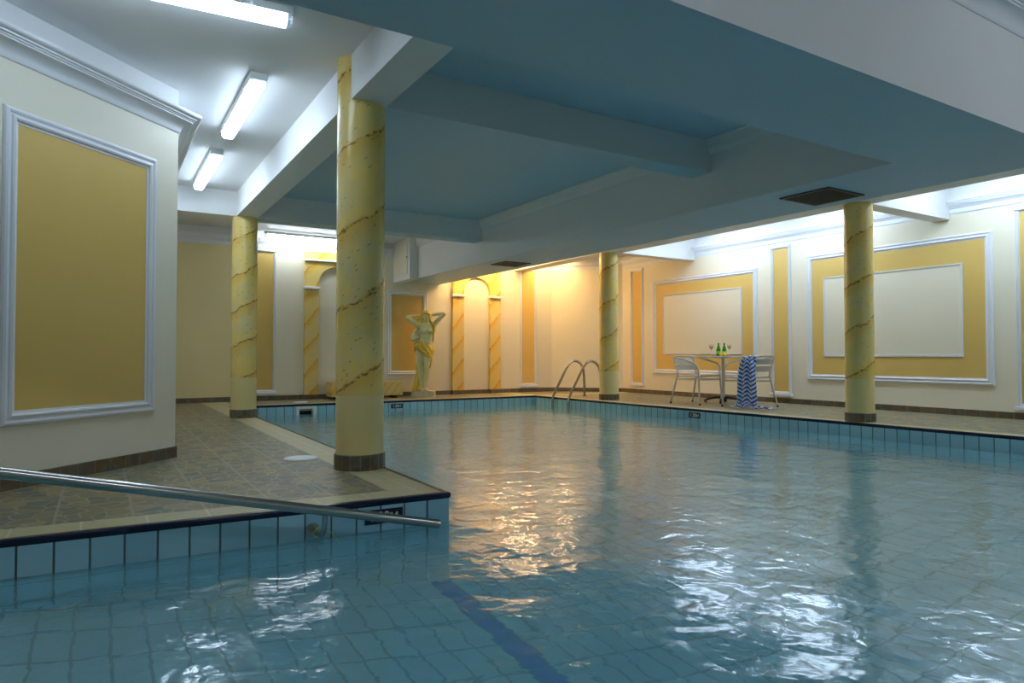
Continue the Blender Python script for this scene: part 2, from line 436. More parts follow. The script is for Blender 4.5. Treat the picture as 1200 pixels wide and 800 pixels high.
# ------------------------------------------------------------ walls
bm = bmesh.new(); T = .15
prism(bm, [(2.02, YW), CH0, (CH0[0]+.1, YW+T), (2.02, YW+T)], -.1, ZHI+.1)
structure(finish('wall_back', bm, 'wall'), 'cream far wall with arched niches')
bm = bmesh.new(); prism(bm, [(XL-1, YW), (2.02, YW), (2.02, YW+T), (XL-1, YW+T)], -.1, ZHI+.1)
structure(finish('wall_back', bm, 'wall_yellow'), 'pale yellow far wall of the left recess')
bm = bmesh.new(); prism(bm, [CH0, CH1, (CH1[0]+T, CH1[1]+.1), (CH0[0]+.1, YW+T)], -.1, ZHI+.1)
structure(finish('wall_corner', bm, 'wall'), 'cream slanting wall across the far right corner')
bm = bmesh.new(); prism(bm, [CH1, (XW, YN), (XW+T, YN), (XW+T, CH1[1]+.1)], -.1, ZHI+.1)
structure(finish('wall_right', bm, 'wall'), 'cream right wall with large yellow panels')
bm = bmesh.new()
prism(bm, [DC, DE, (DE[0]-T, DE[1]+.12), (DC[0]-T, DC[1]+.1)], -1.6, ZHI)
structure(finish('wall_left', bm, 'wall_diag'), 'slanting cream left wall with one tall panel')
bm = bmesh.new(); prism(bm, [(DC[0], DC[1]), (DC[0]-T, DC[1]+.1), (DC[0]-T, YW), (DC[0], YW)], -.1, ZHI)
structure(finish('wall_left', bm, 'wall_diag'))
bm = bmesh.new(); prism(bm, [DE, (DE[0], YN), (DE[0]-T, YN), (DE[0]-T, DE[1]+.12)], -1.6, ZHI+.1)
structure(finish('wall_left', bm, 'wall_diag'))
bm = bmesh.new(); prism(bm, [(XL-1, YN-T), (XW+T, YN-T), (XW+T, YN), (XL-1, YN)], -1.6, ZHI+.1)
structure(finish('wall_front', bm, 'wall'))

# baseboards
sk = [(0, 0), (.012, 0), (.012, .072), (.009, .078), (0, .078)]
bm = bmesh.new(); sweep(bm, [DE, DC, (DC[0], YW-.012)], sk)
structure(finish('baseboard_left', bm, 'skirting'), 'slate tile skirting of the left wall')
bm = bmesh.new(); sweep(bm, [(DC[0], YW), CH0, CH1, (XW, YN)], sk)
structure(finish('baseboard_right', bm, 'skirting'), 'slate tile skirting of the far and right walls')

# ------------------------------------------------------------ ceilings and beams
def bxs(name, mat, x0, x1, y0, y1, z0, z1, label=None):
    bm = bmesh.new(); box(bm, x0, x1, y0, y1, z0, z1)
    return structure(finish(name, bm, mat), label)
bxs('ceiling', 'white', XL-1, 1.45, BY1-.1, 8.5, ZC, ZC+.1, 'white plaster ceiling over the left deck')
bxs('ceiling', 'blue', 1.45, BX0+.1, BY1-.1, 4.3, ZC, ZC+.1, 'pale blue near ceiling bay over the pool')
bxs('ceiling', 'blue', 1.45, BX0+.1, 4.3, 8.55, ZC, ZC+.1, 'pale blue middle ceiling bay over the pool')
bxs('ceiling', 'white', XL-1, BX0+.1, 8.55, YW+.1, ZBACK, ZBACK+.1, 'white ceiling above the far deck')
bxs('ceiling', 'white', BX1-.1, 7.2, BY0-.05, 8.6, ZHI, ZHI+.1, 'white ceiling between the bulkhead and the right beam')
bxs('ceiling', 'white', 7.2, XW+.1, BY0-.05, 8.6, ZCOR, ZHI+.1, 'white ceiling over the right deck')
bxs('ceiling', 'white', 5.2, XW+.1, 8.6, YW+.1, 2.72, ZHI+.1, 'white ceiling over the far right corner')
bxs('ceiling', 'white', XL-1, XW+.1, YN-.1, BY0-.05, ZHI, ZHI+.1, 'white ceiling above the near end')
# long beam over the two left columns
bxs('ceiling_beam', 'white', 1.355, 1.592, BY1-.05, 8.42, ZB, ZC+.05, 'white beam carried by the two left columns')
# cross beams: white sides, blue underside
def crossbeam(x0, x1, y0, y1, z0, z1, label):
    bm = bmesh.new(); box(bm, x0, x1, y0, y1, z0, z1)
    o = finish('ceiling_beam', bm, 'white'); o.data.materials.append(M['blue'])
    for p in o.data.polygons:
        if p.normal.z < -.5: p.material_index = 1
    return structure(o, label)
crossbeam(1.592, BX0, 4.20, 4.43, ZB, ZC+.05, 'cross beam over the pool behind the large column')
crossbeam(1.36, BX0, 8.42, 8.68, ZB, ZBACK+.05, 'far cross beam over the pool')
bxs('ceiling_beam', 'white', XL-1, 1.36, 8.42, 8.68, ZB, ZBACK+.05, 'far cross beam over the left deck')
# low L-shaped bulkhead, pale blue underneath
bm = bmesh.new()
prism(bm, [(XL-1, BY0), (BX1+.09, BY0), (BX1, 6.5), (5.40, YW), (BX0, YW), (BX0, BY1), (XL-1, BY1)], ZBULK, ZHI+.05)
o = finish('ceiling_bulkhead', bm, 'white'); o.data.materials.append(M['blue'])
for p in o.data.polygons:
    if p.normal.z < -.5: p.material_index = 1
structure(o, 'low L-shaped white bulkhead with pale blue underside')
# beam over the two right columns and its branches to the wall
bxs('ceiling_beam', 'white', 7.05, 7.345, BY0-3, YW, 2.425, ZHI+.05, 'white beam over the two right columns')
bxs('ceiling_beam', 'white', 7.345, XW, 4.295, 4.505, 2.42, ZHI+.05, 'short white beam from the right column to the wall')
bxs('ceiling_beam', 'white', 7.345, XW, 8.51, 8.72, 2.42, ZHI+.05, 'short white beam from the far right column to the wall')

# cornices
def cove(z0, z1, p, n=6):
    """classical cornice profile from the wall at z0 to the top edge (p, z1)"""
    H = z1-z0; pr = [(0, z0), (.006, z0), (.010, z0+H*.04)]
    for k in range(n+1):
        a = k/n*PI/2; pr.append((.012+(p*.52)*(1-math.cos(a)), z0+H*.06+H*.50*math.sin(a)))
    pr += [(p*.62, z0+H*.57), (p*.62, z0+H*.63), (p*.68, z0+H*.64), (p*.70, z0+H*.70), (p*.78, z0+H*.71), (p*.80, z0+H*.77)]
    for k in range(5):
        a = k/4*PI/2; pr.append((p*.80+p*.2*math.sin(a), z0+H*.79+H*.13*(1-math.cos(a))))
    pr += [(p, z1), (0, z1)]
    return pr
bm = bmesh.new(); sweep(bm, [DE, DC, (DC[0], YW)], cove(2.345, 2.475, .15))
structure(finish('trim_2', bm, 'trim', autos=35), 'deep white cornice of the slanting left wall')
def cornR(z0=2.485, z1=2.64, p=.09):
    return [(0, z0), (.012, z0), (.012, z0+.055), (.02, z0+.06), (.028, z0+.075), (.045, z0+.09), (.052, z0+.092), (.052, z0+.104),
            (.064, z0+.106), (.064, z0+.118), (.078, z0+.12), (.078, z0+.132), (p, z0+.138), (p, z1), (0, z1)]
bm = bmesh.new(); sweep(bm, [(DC[0], YW), (BX0-.2, YW)], cornR())
structure(finish('trim_3', bm, 'trim'), 'white cornice of the far wall, left of the bulkhead')
bm = bmesh.new(); sweep(bm, [(5.3, YW), CH0, CH1, (XW, YN)], cornR())
structure(finish('trim_4', bm, 'trim'), 'white cornice of the far right corner and right wall')
bm = bmesh.new(); sweep(bm, [(XL-1+8, BY0), (XL-1, BY0)][::-1] if False else [(XL-1, BY0), (5.55, BY0)], cove(2.625, 2.78, .13))
structure(finish('trim_5', bm, 'trim', autos=35), 'white cornice on the near face of the bulkhead')
# small cove inside the ceiling bays along the bulkhead
for i, (a, b, zt_, zb_) in enumerate(((BY1, 4.20, ZC, 2.53), (4.43, 8.42, ZC, 2.53), (8.68, 10.85, ZBACK, 2.60))):
    bm = bmesh.new()
    pr = [(0, zt_), (0, zb_), (.012, zb_), (.02, zb_+.02), (.035, zb_+.04), (.04, zb_+.045), (.06, zt_-.02), (.08, zt_-.012), (.08, zt_)]
    sweep(bm, [(BX0, b), (BX0, a)], pr)
    structure(finish('trim_%d' % (6+i), bm, 'white'), ['cove moulding in the near blue bay', 'cove moulding in the middle blue bay', 'cove moulding at the far end of the bulkhead'][i])

# ------------------------------------------------------------ columns
def column(cx, cy, ztop, r, pitch, off, label, group):
    t = empty('column', (cx, cy, 0), 0, label, 'column', group)
    seg = 56
    bm = bmesh.new(); lathe(bm, [(r*1.002, .472), (r*1.002, ztop)], seg=seg)
    finish('shaft', bm, marble('marbled_column_%d' % int(cx*10+cy), pitch, off), t, autos=40)
    bm = bmesh.new(); lathe(bm, [(r, .09), (r, .472)], seg=seg)
    finish('lower_band', bm, 'column_cream', t, autos=40)
    bm = bmesh.new(); lathe(bm, [(r+.011, 0), (r+.011, .094), (r+.006, .099), (r-.01, .099)], seg=16)
    finish('skirting', bm, 'skirting_round', t)
    return t
G = 'marbled columns around the pool'
column(1.459, 4.30, ZC, .1535, .505, -.487+.5, 'thick yellow marbled column nearest the camera, at the deck corner', G)
column(1.464, 8.507, ZB, .1435, .42, -.387+.5, 'yellow marbled column at the far end of the left deck', G)
column(7.213, 8.721, 2.43, .158, .55, -.32+.5, 'slender yellow marbled column beside the pool ladder', G)
column(7.246, 4.413, 2.43, .148, .5, -.545+.5, 'yellow marbled column in front of the large right wall panel', G)

# ------------------------------------------------------------ wall panels
def panel_local(w, z0, z1, fw, inner=None, plinth=False, field=True, prof=None):
    """builds parts in a local frame: x along the wall, y = out of the wall, z up. returns list (name, bm, mat)"""
    parts = []
    def frame(x0, x1, a, b, fw, hh):
        P = prof or [(0, 0), (0, .35), (.08, .75), (.22, .95), (.34, .8), (.38, .55), (.5, .5), (.56, .85), (.68, 1.0), (.8, .8), (.84, .4), (1, .35), (1, 0)]
        bm = bmesh.new(); loops = []
        for u, h in P:
            d = u*fw
            loops.append([bm.verts.new(v) for v in ((x0+d, h*hh, a+d), (x1-d, h*hh, a+d), (x1-d, h*hh, b-d), (x0+d, h*hh, b-d))])
        for A, B in zip(loops, loops[1:]+loops[:1]):
            for k in range(4): bm.faces.new((A[k], A[(k+1) % 4], B[(k+1) % 4], B[k]))
        return bm
    parts.append(('frame', frame(-w/2, w/2, z0, z1, fw, .028), 'trim'))
    if field:
        bm = bmesh.new(); box(bm, -w/2+fw*.9, w/2-fw*.9, -.004, .006, z0+fw*.9, z1-fw*.9)
        parts.append(('field', bm, 'yellow'))
    if inner:
        x0, x1, a, b = inner
        parts.append(('inner_frame', frame(x0, x1, a, b, .028, .02), 'trim'))
        bm = bmesh.new(); box(bm, x0+.02, x1-.02, .0, .010, a+.02, b-.02)
        parts.append(('centre', bm, 'wall'))
    if plinth:
        bm = bmesh.new(); box(bm, -w/2-.02, w/2+.02, 0, .045, z0-.03, z0+.012, .006); parts.append(('sill', bm, 'trim'))
        bm = bmesh.new(); box(bm, -w/2-.004, w/2+.004, 0, .034, z1-.035, z1+.012, .006); parts.append(('head', bm, 'trim'))
    return parts
def panel(loc, rz, label, group=None, **kw):
    t = empty('wall_panel', loc, rz, label, 'wall panel', group)
    for n, bm, mat in panel_local(**kw): finish(n, bm, mat, t, autos=30 if 'frame' in n else None)
    return t
# left slanting wall (outward normal to the room)
ang = math.atan2(DT[1], DT[0])+PI     # x axis runs towards the corner
def dpt(s): return (DC[0]+DT[0]*s, DC[1]+DT[1]*s, 0)
# local y must point into the room: rotate so that +y = (0.693,-0.7207)
panel(dpt(.755), math.atan2(DT[1], DT[0]), 'tall yellow panel in a white moulded frame on the slanting left wall',
      w=1.08, z0=.345, z1=2.09, fw=.083)
R_RIGHT = PI/2      # local x -> +Y, local y -> -X
PG = 'wide double framed panels on the right wall'; SG = 'narrow vertical wall strips'
panel((XW, 5.055, 0), R_RIGHT, 'wide yellow panel with cream centre behind the right column', PG, w=2.46, z0=.375, z1=2.215, fw=.085, inner=(-.90, .96, .715, 1.865))
panel((XW, 8.37, 0), R_RIGHT, 'wide yellow panel with cream centre behind the bistro table', PG, w=2.39, z0=.395, z1=2.14, fw=.085, inner=(-.89, .92, .75, 1.858))
panel((XW, 6.735, 0), R_RIGHT, 'narrow yellow strip between the two wide panels of the right wall', SG, w=.35, z0=.135, z1=2.43, fw=.045, plinth=True)
panel((XW, 3.42, 0), R_RIGHT, 'narrow yellow strip at the right edge of the picture', SG, w=.35, z0=.135, z1=2.43, fw=.045, plinth=True)
panel((XW, 10.01, 0), R_RIGHT, 'narrow yellow strip just right of the ladder column', SG, w=.35, z0=.165, z1=2.42, fw=.045, plinth=True)
R_BACK = PI        # local x -> -X, local y -> -Y
panel((7.375, YW, 0), R_BACK, 'narrow yellow strip on the far wall right of the arches', SG, w=.39, z0=.13, z1=2.47, fw=.045, plinth=True)
panel((2.265, YW, 0), R_BACK, 'narrow yellow strip on the far wall beside the left column', SG, w=.39, z0=.13, z1=2.46, fw=.045, plinth=True)
panel((4.765, YW, 0), R_BACK, 'yellow framed panel behind the statue', w=.77, z0=.385, z1=1.90, fw=.075)

# ------------------------------------------------------------ arched surrounds of the far wall
def arch(xc, label, ztop, with_bar):
    hw, ow, zi, rtop, dep = .285, .52, 1.865, .0, .055
    r = hw
    t = empty('arch_surround', (xc, YW, 0), 0, label, 'arch', 'marbled arch surrounds on the far wall')
    bm = bmesh.new()
    n = 24
    zs = 1.95
    inner = [(-hw, .08), (-hw, zs)]+[(-hw*math.cos(PI*k/n), zs+hw*math.sin(PI*k/n)) for k in range(1, n)]+[(hw, zs), (hw, .08)]
    outer = [(-ow, .08), (-ow, zs)]+[None]*(n-1)+[(ow, zs), (ow, .08)]
    for k in range(1, n):
        a = PI*k/n; cx, cz = -math.cos(a), math.sin(a)
        s = min(ow/abs(cx) if abs(cx) > 1e-6 else 9, (ztop-zs)/cz if cz > 1e-6 else 9)
        outer[1+k] = (cx*s, zs+cz*s)
    vf = lambda p, y: bm.verts.new((p[0], y, p[1]))
    I0 = [vf(p, -dep) for p in inner]; O0 = [vf(p, -dep) for p in outer]
    I1 = [vf(p, 0) for p in inner]; O1 = [vf(p, 0) for p in outer]
    m = len(inner)
    for k in range(m-1):
        bm.faces.new((I0[k], I0[k+1], O0[k+1], O0[k])); bm.faces.new((I0[k], I1[k], I1[k+1], I0[k+1])); bm.faces.new((O0[k], O0[k+1], O1[k+1], O1[k]))
    for k in (0, m-1): bm.faces.new((I0[k], O0[k], O1[k], I1[k]))
    # square top corners
    for sgn in (-1, 1):
        pass
    bmesh.ops.recalc_face_normals(bm, faces=bm.faces)
    finish('surround', bm, 'pilaster', t)
    for s in (-1, 1):
        bm = bmesh.new(); box(bm, s*(hw+ow)/2-.135, s*(hw+ow)/2+.135, -dep-.035, 0, zi-.022, zi+.022, .008)
        finish('impost', bm, 'trim', t)
        bm = bmesh.new(); box(bm, s*(hw+ow)/2-.118, s*(hw+ow)/2+.118, -dep-.012, 0, 0, .078)
        finish('base_tile', bm, 'skirting', t)
    if with_bar:
        bm = bmesh.new(); box(bm, -ow-.01, ow+.01, -dep-.03, 0, ztop-.17, ztop-.14, .008)
        finish('top_bar', bm, 'trim', t)
    return t
arch(3.43, 'yellow marbled arch surround on the far wall, partly behind the thick column', 2.485, True)
arch(6.18, 'yellow marbled arch surround on the far wall, right of the statue', 2.485, False)

# access hatch box beside the end of the bulkhead
t = empty('access_hatch', (4.50, 11.08, 2.04), 0, 'white service hatch box under the ceiling at the far end of the bulkhead', 'hatch')
bm = bmesh.new(); box(bm, 0, .149, -.36, .37, 0, .71); finish('casing', bm, 'white', t)
bm = bmesh.new(); box(bm, -.012, -.001, -.28, .26, .10, .63, .003); finish('door', bm, 'wall', t)
bm = bmesh.new(); box(bm, -.02, -.012, -.27, -.255, .37, .40); finish('latch', bm, 'dark_iron', t)

# ------------------------------------------------------------ ventilation grilles under the bulkhead
def vent(x, y, w, d, rz, label):
    t = empty('vent_grille', (x, y, ZBULK), rz, label, 'vent', 'vent grilles under the bulkhead')
    bm = bmesh.new(); f = .03
    for a in ((-w/2, w/2, -d/2, -d/2+f), (-w/2, w/2, d/2-f, d/2), (-w/2, -w/2+f, -d/2+f, d/2-f), (w/2-f, w/2, -d/2+f, d/2-f)):
        box(bm, *a, -.012, 0)
    finish('frame', bm, 'vent_brown', t)
    bm = bmesh.new(); box(bm, -w/2+f, w/2-f, -d/2+f, d/2-f, -.003, 0); finish('backing', bm, 'shadow_dark', t)
    bm = bmesh.new(); n = 16
    for k in range(n):
        xx = -w/2+f+(w-2*f)*(k+.5)/n; box(bm, xx-.003, xx+.003, -d/2+f, d/2-f, -.011, -.003)
    for k in range(n):
        yy = -d/2+f+(d-2*f)*(k+.5)/n; box(bm, -w/2+f, w/2-f, yy-.002, yy+.002, -.0105, -.004)
    finish('grid', bm, 'vent_brown', t)
M['vent_brown'] = plain('vent_dark_bronze', (78, 74, 70), .5, .4)
vent(5.107, 3.425, .485, .45, 0, 'dark square vent grille under the bulkhead near the right column')
vent(5.05, 8.30, .43, .41, 0, 'dark vent grille under the far end of the bulkhead')

# ------------------------------------------------------------ batten lamps
def lamp(cx, cy, zc, rz, L, mat, label, group):
    t = empty('ceiling_light', (cx, cy, zc), rz, label, 'ceiling light', group)
    bm = bmesh.new(); box(bm, -L/2, L/2, -.055, .055, -.048, 0, .004); finish('housing', bm, 'plastic', t)
    bm = bmesh.new()
    prof = [(-.05, -.048), (-.046, -.080), (-.03, -.096), (.03, -.096), (.046, -.080), (.05, -.048)]
    a = [bm.verts.new((-L/2+.03, y, z)) for y, z in prof]; b = [bm.verts.new((L/2-.03, y, z)) for y, z in prof]
    for k in range(6): bm.faces.new((a[k], a[(k+1) % 6], b[(k+1) % 6], b[k]))
    bm.faces.new(a); bm.faces.new(b); finish('diffuser', bm, mat, t)
    for s in (-1, 1):
        bm = bmesh.new(); q = s*(L/2-.028); e = s*L/2
        P2 = [(y*.98, z) for y, z in prof]
        a = [bm.verts.new((q, y, z)) for y, z in P2]; b = [bm.verts.new((e, y*.8, z*.9-.002)) for y, z in P2]
        for k in range(6): bm.faces.new((a[k], a[(k+1) % 6], b[(k+1) % 6], b[k]))
        bm.faces.new(a); bm.faces.new(b); finish('end_cap', bm, 'cap_clear', t)
        for sy in (-1, 1):
            bm = bmesh.new(); box(bm, s*L*.33-.012, s*L*.33+.012, sy*.055-.006, sy*.055+.006, -.065, -.03, .002); finish('clip', bm, 'cap_clear', t)
    return t
LG = 'fluorescent batten lamps over the left deck'; RG = 'fluorescent batten lamps over the right deck'
lamp(.255, 3.865, ZC, -.07, 1.28, 'tube_cool', 'lit batten lamp at the top edge of the picture, nearest the camera', LG)
lamp(.905, 5.445, ZC, PI/2, 1.33, 'tube_cool', 'middle lit batten lamp of the left ceiling', LG)
lamp(.915, 7.465, ZC, PI/2, 1.40, 'tube_cool', 'farthest lit batten lamp of the left ceiling', LG)
lamp(2.90, 11.22, 2.72, 0, 1.34, 'tube_far', 'lit batten lamp above the far wall behind the thick column', 'fluorescent batten lamp of the far wall')
for yy in (7.55, 5.75, 3.45, 1.2):
    lamp(8.25, yy, ZCOR if yy > 2 else ZHI, PI/2, 1.3, 'tube_corridor', 'batten lamp on the high ceiling over the right deck', RG)
lamp(.92, 9.05, ZBACK, 0, .78, 'fill_recess', 'added fill light in batten form, hidden on the left recess ceiling', 'added fill light of the left recess')  # added lamp, hidden behind the far beam, to brighten the recess wall
lamp(6.12, 10.9, 2.72, 0, 1.15, 'tube_warm', 'warm batten lamp above the right arch', 'warm batten lamps')
lamp(7.40, 10.9, 2.72, 0, 1.25, 'tube_warm', 'warm batten lamp in the far right corner', 'warm batten lamps')
for xx in (4.6, .6):
    lamp(xx, .1, ZHI, 0, 1.3, 'fill_near', 'added fill light in batten form on the ceiling behind the camera', 'added fill lights behind the camera')  # unseen fill added for the near bulkhead face, the pool and the bays
#BEGIN2
# ------------------------------------------------------------ depth signs on the pool rim
def sign(loc, rz, text, label, hw=.10):
    t = empty('depth_sign', loc, rz, label, 'sign', 'navy depth signs on the pool rim')
    bm = bmesh.new(); box(bm, -hw, hw, -.004, 0, -.036, .036); finish('plate', bm, 'navy_sign', t)
    cu = bpy.data.curves.new('txt', 'FONT'); cu.body = text; cu.size = .062; cu.extrude = .0008
    cu.align_x = 'CENTER'; cu.align_y = 'CENTER'; cu.offset = .0012
    tmp = bpy.data.objects.new('txt', cu); COL.objects.link(tmp)
    me = bpy.data.meshes.new_from_object(tmp.evaluated_get(bpy.context.evaluated_depsgraph_get()))
    bpy.data.objects.remove(tmp)
    me.transform(Matrix.Translation((0, -.0045, 0)) @ Matrix.Rotation(PI/2, 4, 'X'))
    me.materials.clear(); me.materials.append(M['sign_letter'])
    o = bpy.data.objects.new('lettering', me); COL.objects.link(o); o.parent = t
M['navy_sign'] = plain('navy_sign_tile', (16, 24, 58), .35, nz=.05)
sign((1.24, yfront(1.24)-.002, -.083), math.atan(-.04), '1.20\u043c', 'navy depth sign half hidden behind the steel handrail')
sign((4.118, YBP-.002, -.085), 0, '1.20\u043c', 'small navy depth sign on the far pool rim left of the statue')
sign((xright(6.578)-.002, 6.578, -.084), -PI/2+.0373, '1.20\u043c', 'small navy depth sign on the right pool rim below the bistro chairs')

# ------------------------------------------------------------ skimmer and its lids
t = empty('pool_skimmer', (2.67, YBP, -.12), 0, 'white framed skimmer mouth in the far pool wall', 'skimmer')
bm = bmesh.new()
for a in ((-.15, -.105, -.13, .085), (.105, .15, -.13, .085), (-.105, .105, .05, .085), (-.105, .105, -.13, -.10)):
    box(bm, a[0], a[1], -.014, 0, a[2], a[3], .003)
finish('frame', bm, 'plastic', t)
bm = bmesh.new(); box(bm, -.099, .099, .085, .118, -.118, .073); finish('throat', bm, 'shadow_dark', t)
def lid(x, y, r, label):
    t = empty('skimmer_lid', (x, y, 0), 0, label, 'lid')
    bm = bmesh.new(); lathe(bm, [(r, .001), (r, .006), (r-.006, .008)], seg=40); finish('rim', bm, 'plastic', t)
    bm = bmesh.new(); lathe(bm, [(r-.012, .006), (r-.012, .010), (r-.02, .0115), (.02, .012), (0, .012)], seg=40); finish('cover', bm, 'plastic', t)
lid(1.225, 4.87, .118, 'white round lid in the left deck behind the thick column')
lid(2.69, 10.74, .11, 'white round lid in the far deck above the skimmer')

# ------------------------------------------------------------ steel handrail
t = empty('handrail', (0, 3.13, 0), 0, 'steel handrail sloping down across the near pool wall', 'handrail')
def zr(x): return -.126+(1.49-x)*.235
bm = bmesh.new()
tube(bm, [(-1.9, 0, zr(-1.9)), (0, 0, zr(0)), (1.475, 0, zr(1.475))], .0225, 24)
finish('rail', bm, 'steel', t, autos=50)
bm = bmesh.new(); tube(bm, [(1.4755, 0, zr(1.4755)), (1.478, 0, zr(1.478))], .0195, 24); finish('end_cap', bm, 'steel', t, autos=50)
for xb in (.905, -1.1):
    yw = yfront(xb)-3.13
    zc = zr(xb)-.12
    bm = bmesh.new(); tube(bm, smoothpath([(xb-.02, yw-.004, zc), (xb-.015, yw-.05, zc-.004), (xb-.012, .04, zc+.004), (xb-.008, .008, zc+.035), (xb-.006, 0, zr(xb)-.012)], 6), .0125, 14)
    finish('bracket', bm, 'steel', t, autos=50)
    bm = bmesh.new(); tube(bm, [(xb-.02, yw-.002, zc), (xb-.02, yw-.010, zc)], .034, 28)
    tube(bm, [(xb-.02, yw-.009, zc), (xb-.02, yw-.016, zc)], .022, 20); finish('flange', bm, 'steel', t, autos=40)
xb, zc = .885, zr(.905)-.12
bm = bmesh.new()
Lp = [(xb+.025*math.cos(a), 3.19+.012*math.sin(2*a), zc+.01+.022*math.sin(a)) for a in [k*2*PI/14 for k in range(15)]]
tube(bm, smoothpath(Lp+[(xb+.05, 3.17, zc+.01), (xb+.075, 3.16, zc-.02), (xb+.10, 3.15, zc-.06)], 3), .0014, 6)
tag(finish('cord', bm, 'cord'), 'thin lime yellow cord looped round the handrail bracket', 'cord')

# ------------------------------------------------------------ pool ladder
t = empty('pool_ladder', (0, 0, 0), 0, 'steel pool ladder with two arched handrails beside the right column', 'ladder')
for yy in (9.73, 9.26):
    bm = bmesh.new()
    tube(bm, smoothpath([(6.775, yy, -1.0), (6.775, yy, -.5), (6.775, yy, -.12), (6.785, yy, .0), (6.83, yy, .10), (6.95, yy, .30), (7.08, yy, .52), (7.17, yy, .61),
                         (7.27, yy, .635), (7.37, yy, .60), (7.44, yy, .51), (7.465, yy, .38), (7.475, yy, .15), (7.48, yy, .004)], 5), .0225, 14)
    finish('rail', bm, 'steel', t, autos=60)
    bm = bmesh.new(); lathe(bm, [(.045, .0015), (.045, .008), (.03, .014), (.024, .014)], (7.48, yy), 24); finish('foot_flange', bm, 'steel', t, autos=40)
for k in range(3):
    bm = bmesh.new(); box(bm, 6.745, 6.81, 9.26, 9.73, -.42-.25*k, -.40-.25*k, .006); finish('tread', bm, 'steel', t)

# ------------------------------------------------------------ bistro table
TX, TY = 8.24, 7.22
t = empty('bistro_table', (TX, TY, 0), .6, 'round aluminium bistro table between two chairs on the right deck', 'table')
bm = bmesh.new(); lathe(bm, [(0, .700), (.335, .700), (.35, .704), (.352, .714), (.35, .722), (.342, .726), (.33, .722), (0, .721)], seg=56); finish('tabletop', bm, 'alu', t, autos=40)
bm = bmesh.new(); lathe(bm, [(.026, .07), (.024, .66), (.024, .69)], seg=24); lathe(bm, [(.09, .688), (.09, .70)], seg=24); finish('pole', bm, 'alu', t, autos=40)
for k in range(4):
    bm = bmesh.new(); a = k*PI/2
    P = [(0, .085, .034), (.07, .09, .034), (.16, .078, .032), (.24, .054, .028), (.285, .03, .022)]
    prev = None
    for rr, z, w_ in P:
        c, s = math.cos(a), math.sin(a)
        ring = [bm.verts.new((rr*c-u*w_*s, rr*s+u*w_*c, z+v)) for u, v in ((-1, -.02), (-1, .006), (-.6, .014), (.6, .014), (1, .006), (1, -.02))]
        if prev:
            for q in range(6): bm.faces.new((prev[q], prev[(q+1) % 6], ring[(q+1) % 6], ring[q]))
        else: bm.faces.new(ring)
        prev = ring
    bm.faces.new(prev)
    lg = finish('leg', bm, 'dark_iron', t)
    bm = bmesh.new(); lathe(bm, [(.017, 0), (.017, .016)], (.262*math.cos(a), .262*math.sin(a)), 12); finish('foot', bm, 'rubber', lg)

# ------------------------------------------------------------ bistro armchairs
def chair(loc, rz, label, group):
    t = empty('bistro_chair', loc, rz, label, 'chair', group)
    r = .0125; R = .0105
    # arm rail wrapping round the back, local +y is the front
    top = [(-.262, .195, .585), (-.265, .155, .618), (-.268, .05, .645), (-.268, -.12, .692), (-.258, -.215, .712), (-.21, -.272, .720), (-.10, -.298, .722)]
    arm = smoothpath(top+[(0, -.302, .722)]+[(-p[0], p[1], p[2]) for p in top[::-1]], 5)
    bm = bmesh.new(); tube(bm, arm, r, 12); finish('arm_rail', bm, 'alu', t, autos=60)
    for s in (-1, 1):
        bm = bmesh.new(); tube(bm, smoothpath([(s*.262, .195, .585), (s*.258, .215, .54), (s*.256, .22, .43), (s*.268, .25, .02)], 5), r, 12)
        f_ = finish('front_leg', bm, 'alu', t, autos=60)
        bm = bmesh.new(); tube(bm, [(s*.268, .25, 0), (s*.268, .25, .025)], .0145, 12); finish('foot_cap', bm, 'rubber', f_)
        bm = bmesh.new(); tube(bm, smoothpath([(s*.235, -.262, .71), (s*.228, -.225, .58), (s*.222, -.19, .455), (s*.23, -.20, .40), (s*.262, -.295, .02)], 5), r, 12)
        f_ = finish('rear_leg', bm, 'alu', t, autos=60)
        bm = bmesh.new(); tube(bm, [(s*.262, -.295, 0), (s*.262, -.295, .025)], .0145, 12); finish('foot_cap', bm, 'rubber', f_)
    bm = bmesh.new()
    loop = [(-.222, -.19, .425), (.222, -.19, .425), (.25, .22, .425), (-.25, .22, .425)]
    P = []
    for k in range(4):
        a, b = Vector(loop[k]), Vector(loop[(k+1) % 4]); P += [a.lerp(b, .08), a.lerp(b, .5), a.lerp(b, .92)]
    tube(bm, smoothpath(P+[P[0]], 4), R, 10); finish('seat_frame', bm, 'alu', t, autos=60)
    for k in range(6):
        y = -.165+k*.068; hw = .215+.028*(y+.19)/.41
        bm = bmesh.new(); box(bm, -hw, hw, y-.026, y+.026, .430, .438, .003); finish('seat_slat', bm, 'alu', t)
    for k in range(2):
        z0 = .505+k*.10; bm = bmesh.new(); n = 12; prev = None
        for q in range(n+1):
            u = -1+2*q/n; xx = u*.224; bow = -.045*(1-u*u)
            y0 = -.205-(z0-.5)*.27
            ring = [bm.verts.new((xx, y0+bow+dy, z0+dz)) for dy, dz in ((0, 0), (-.02, .078), (-.026, .078), (-.006, 0))]
            if prev:
                for w_ in range(4): bm.faces.new((prev[w_], prev[(w_+1) % 4], ring[(w_+1) % 4], ring[w_]))
            else: bm.faces.new(ring)
            prev = ring
        bm.faces.new(prev); finish('back_slat', bm, 'alu_soft', t, autos=40)
    for (a, b) in (((-.259, .225, .37), (.259, .225, .37)), ((-.240, -.215, .37), (.240, -.215, .37)), ((-.240, -.215, .37), (-.259, .225, .37)), ((.240, -.215, .37), (.259, .225, .37))):
        bm = bmesh.new(); tube(bm, [a, b], .008, 10); finish('stretcher', bm, 'alu', t, autos=60)
    return t
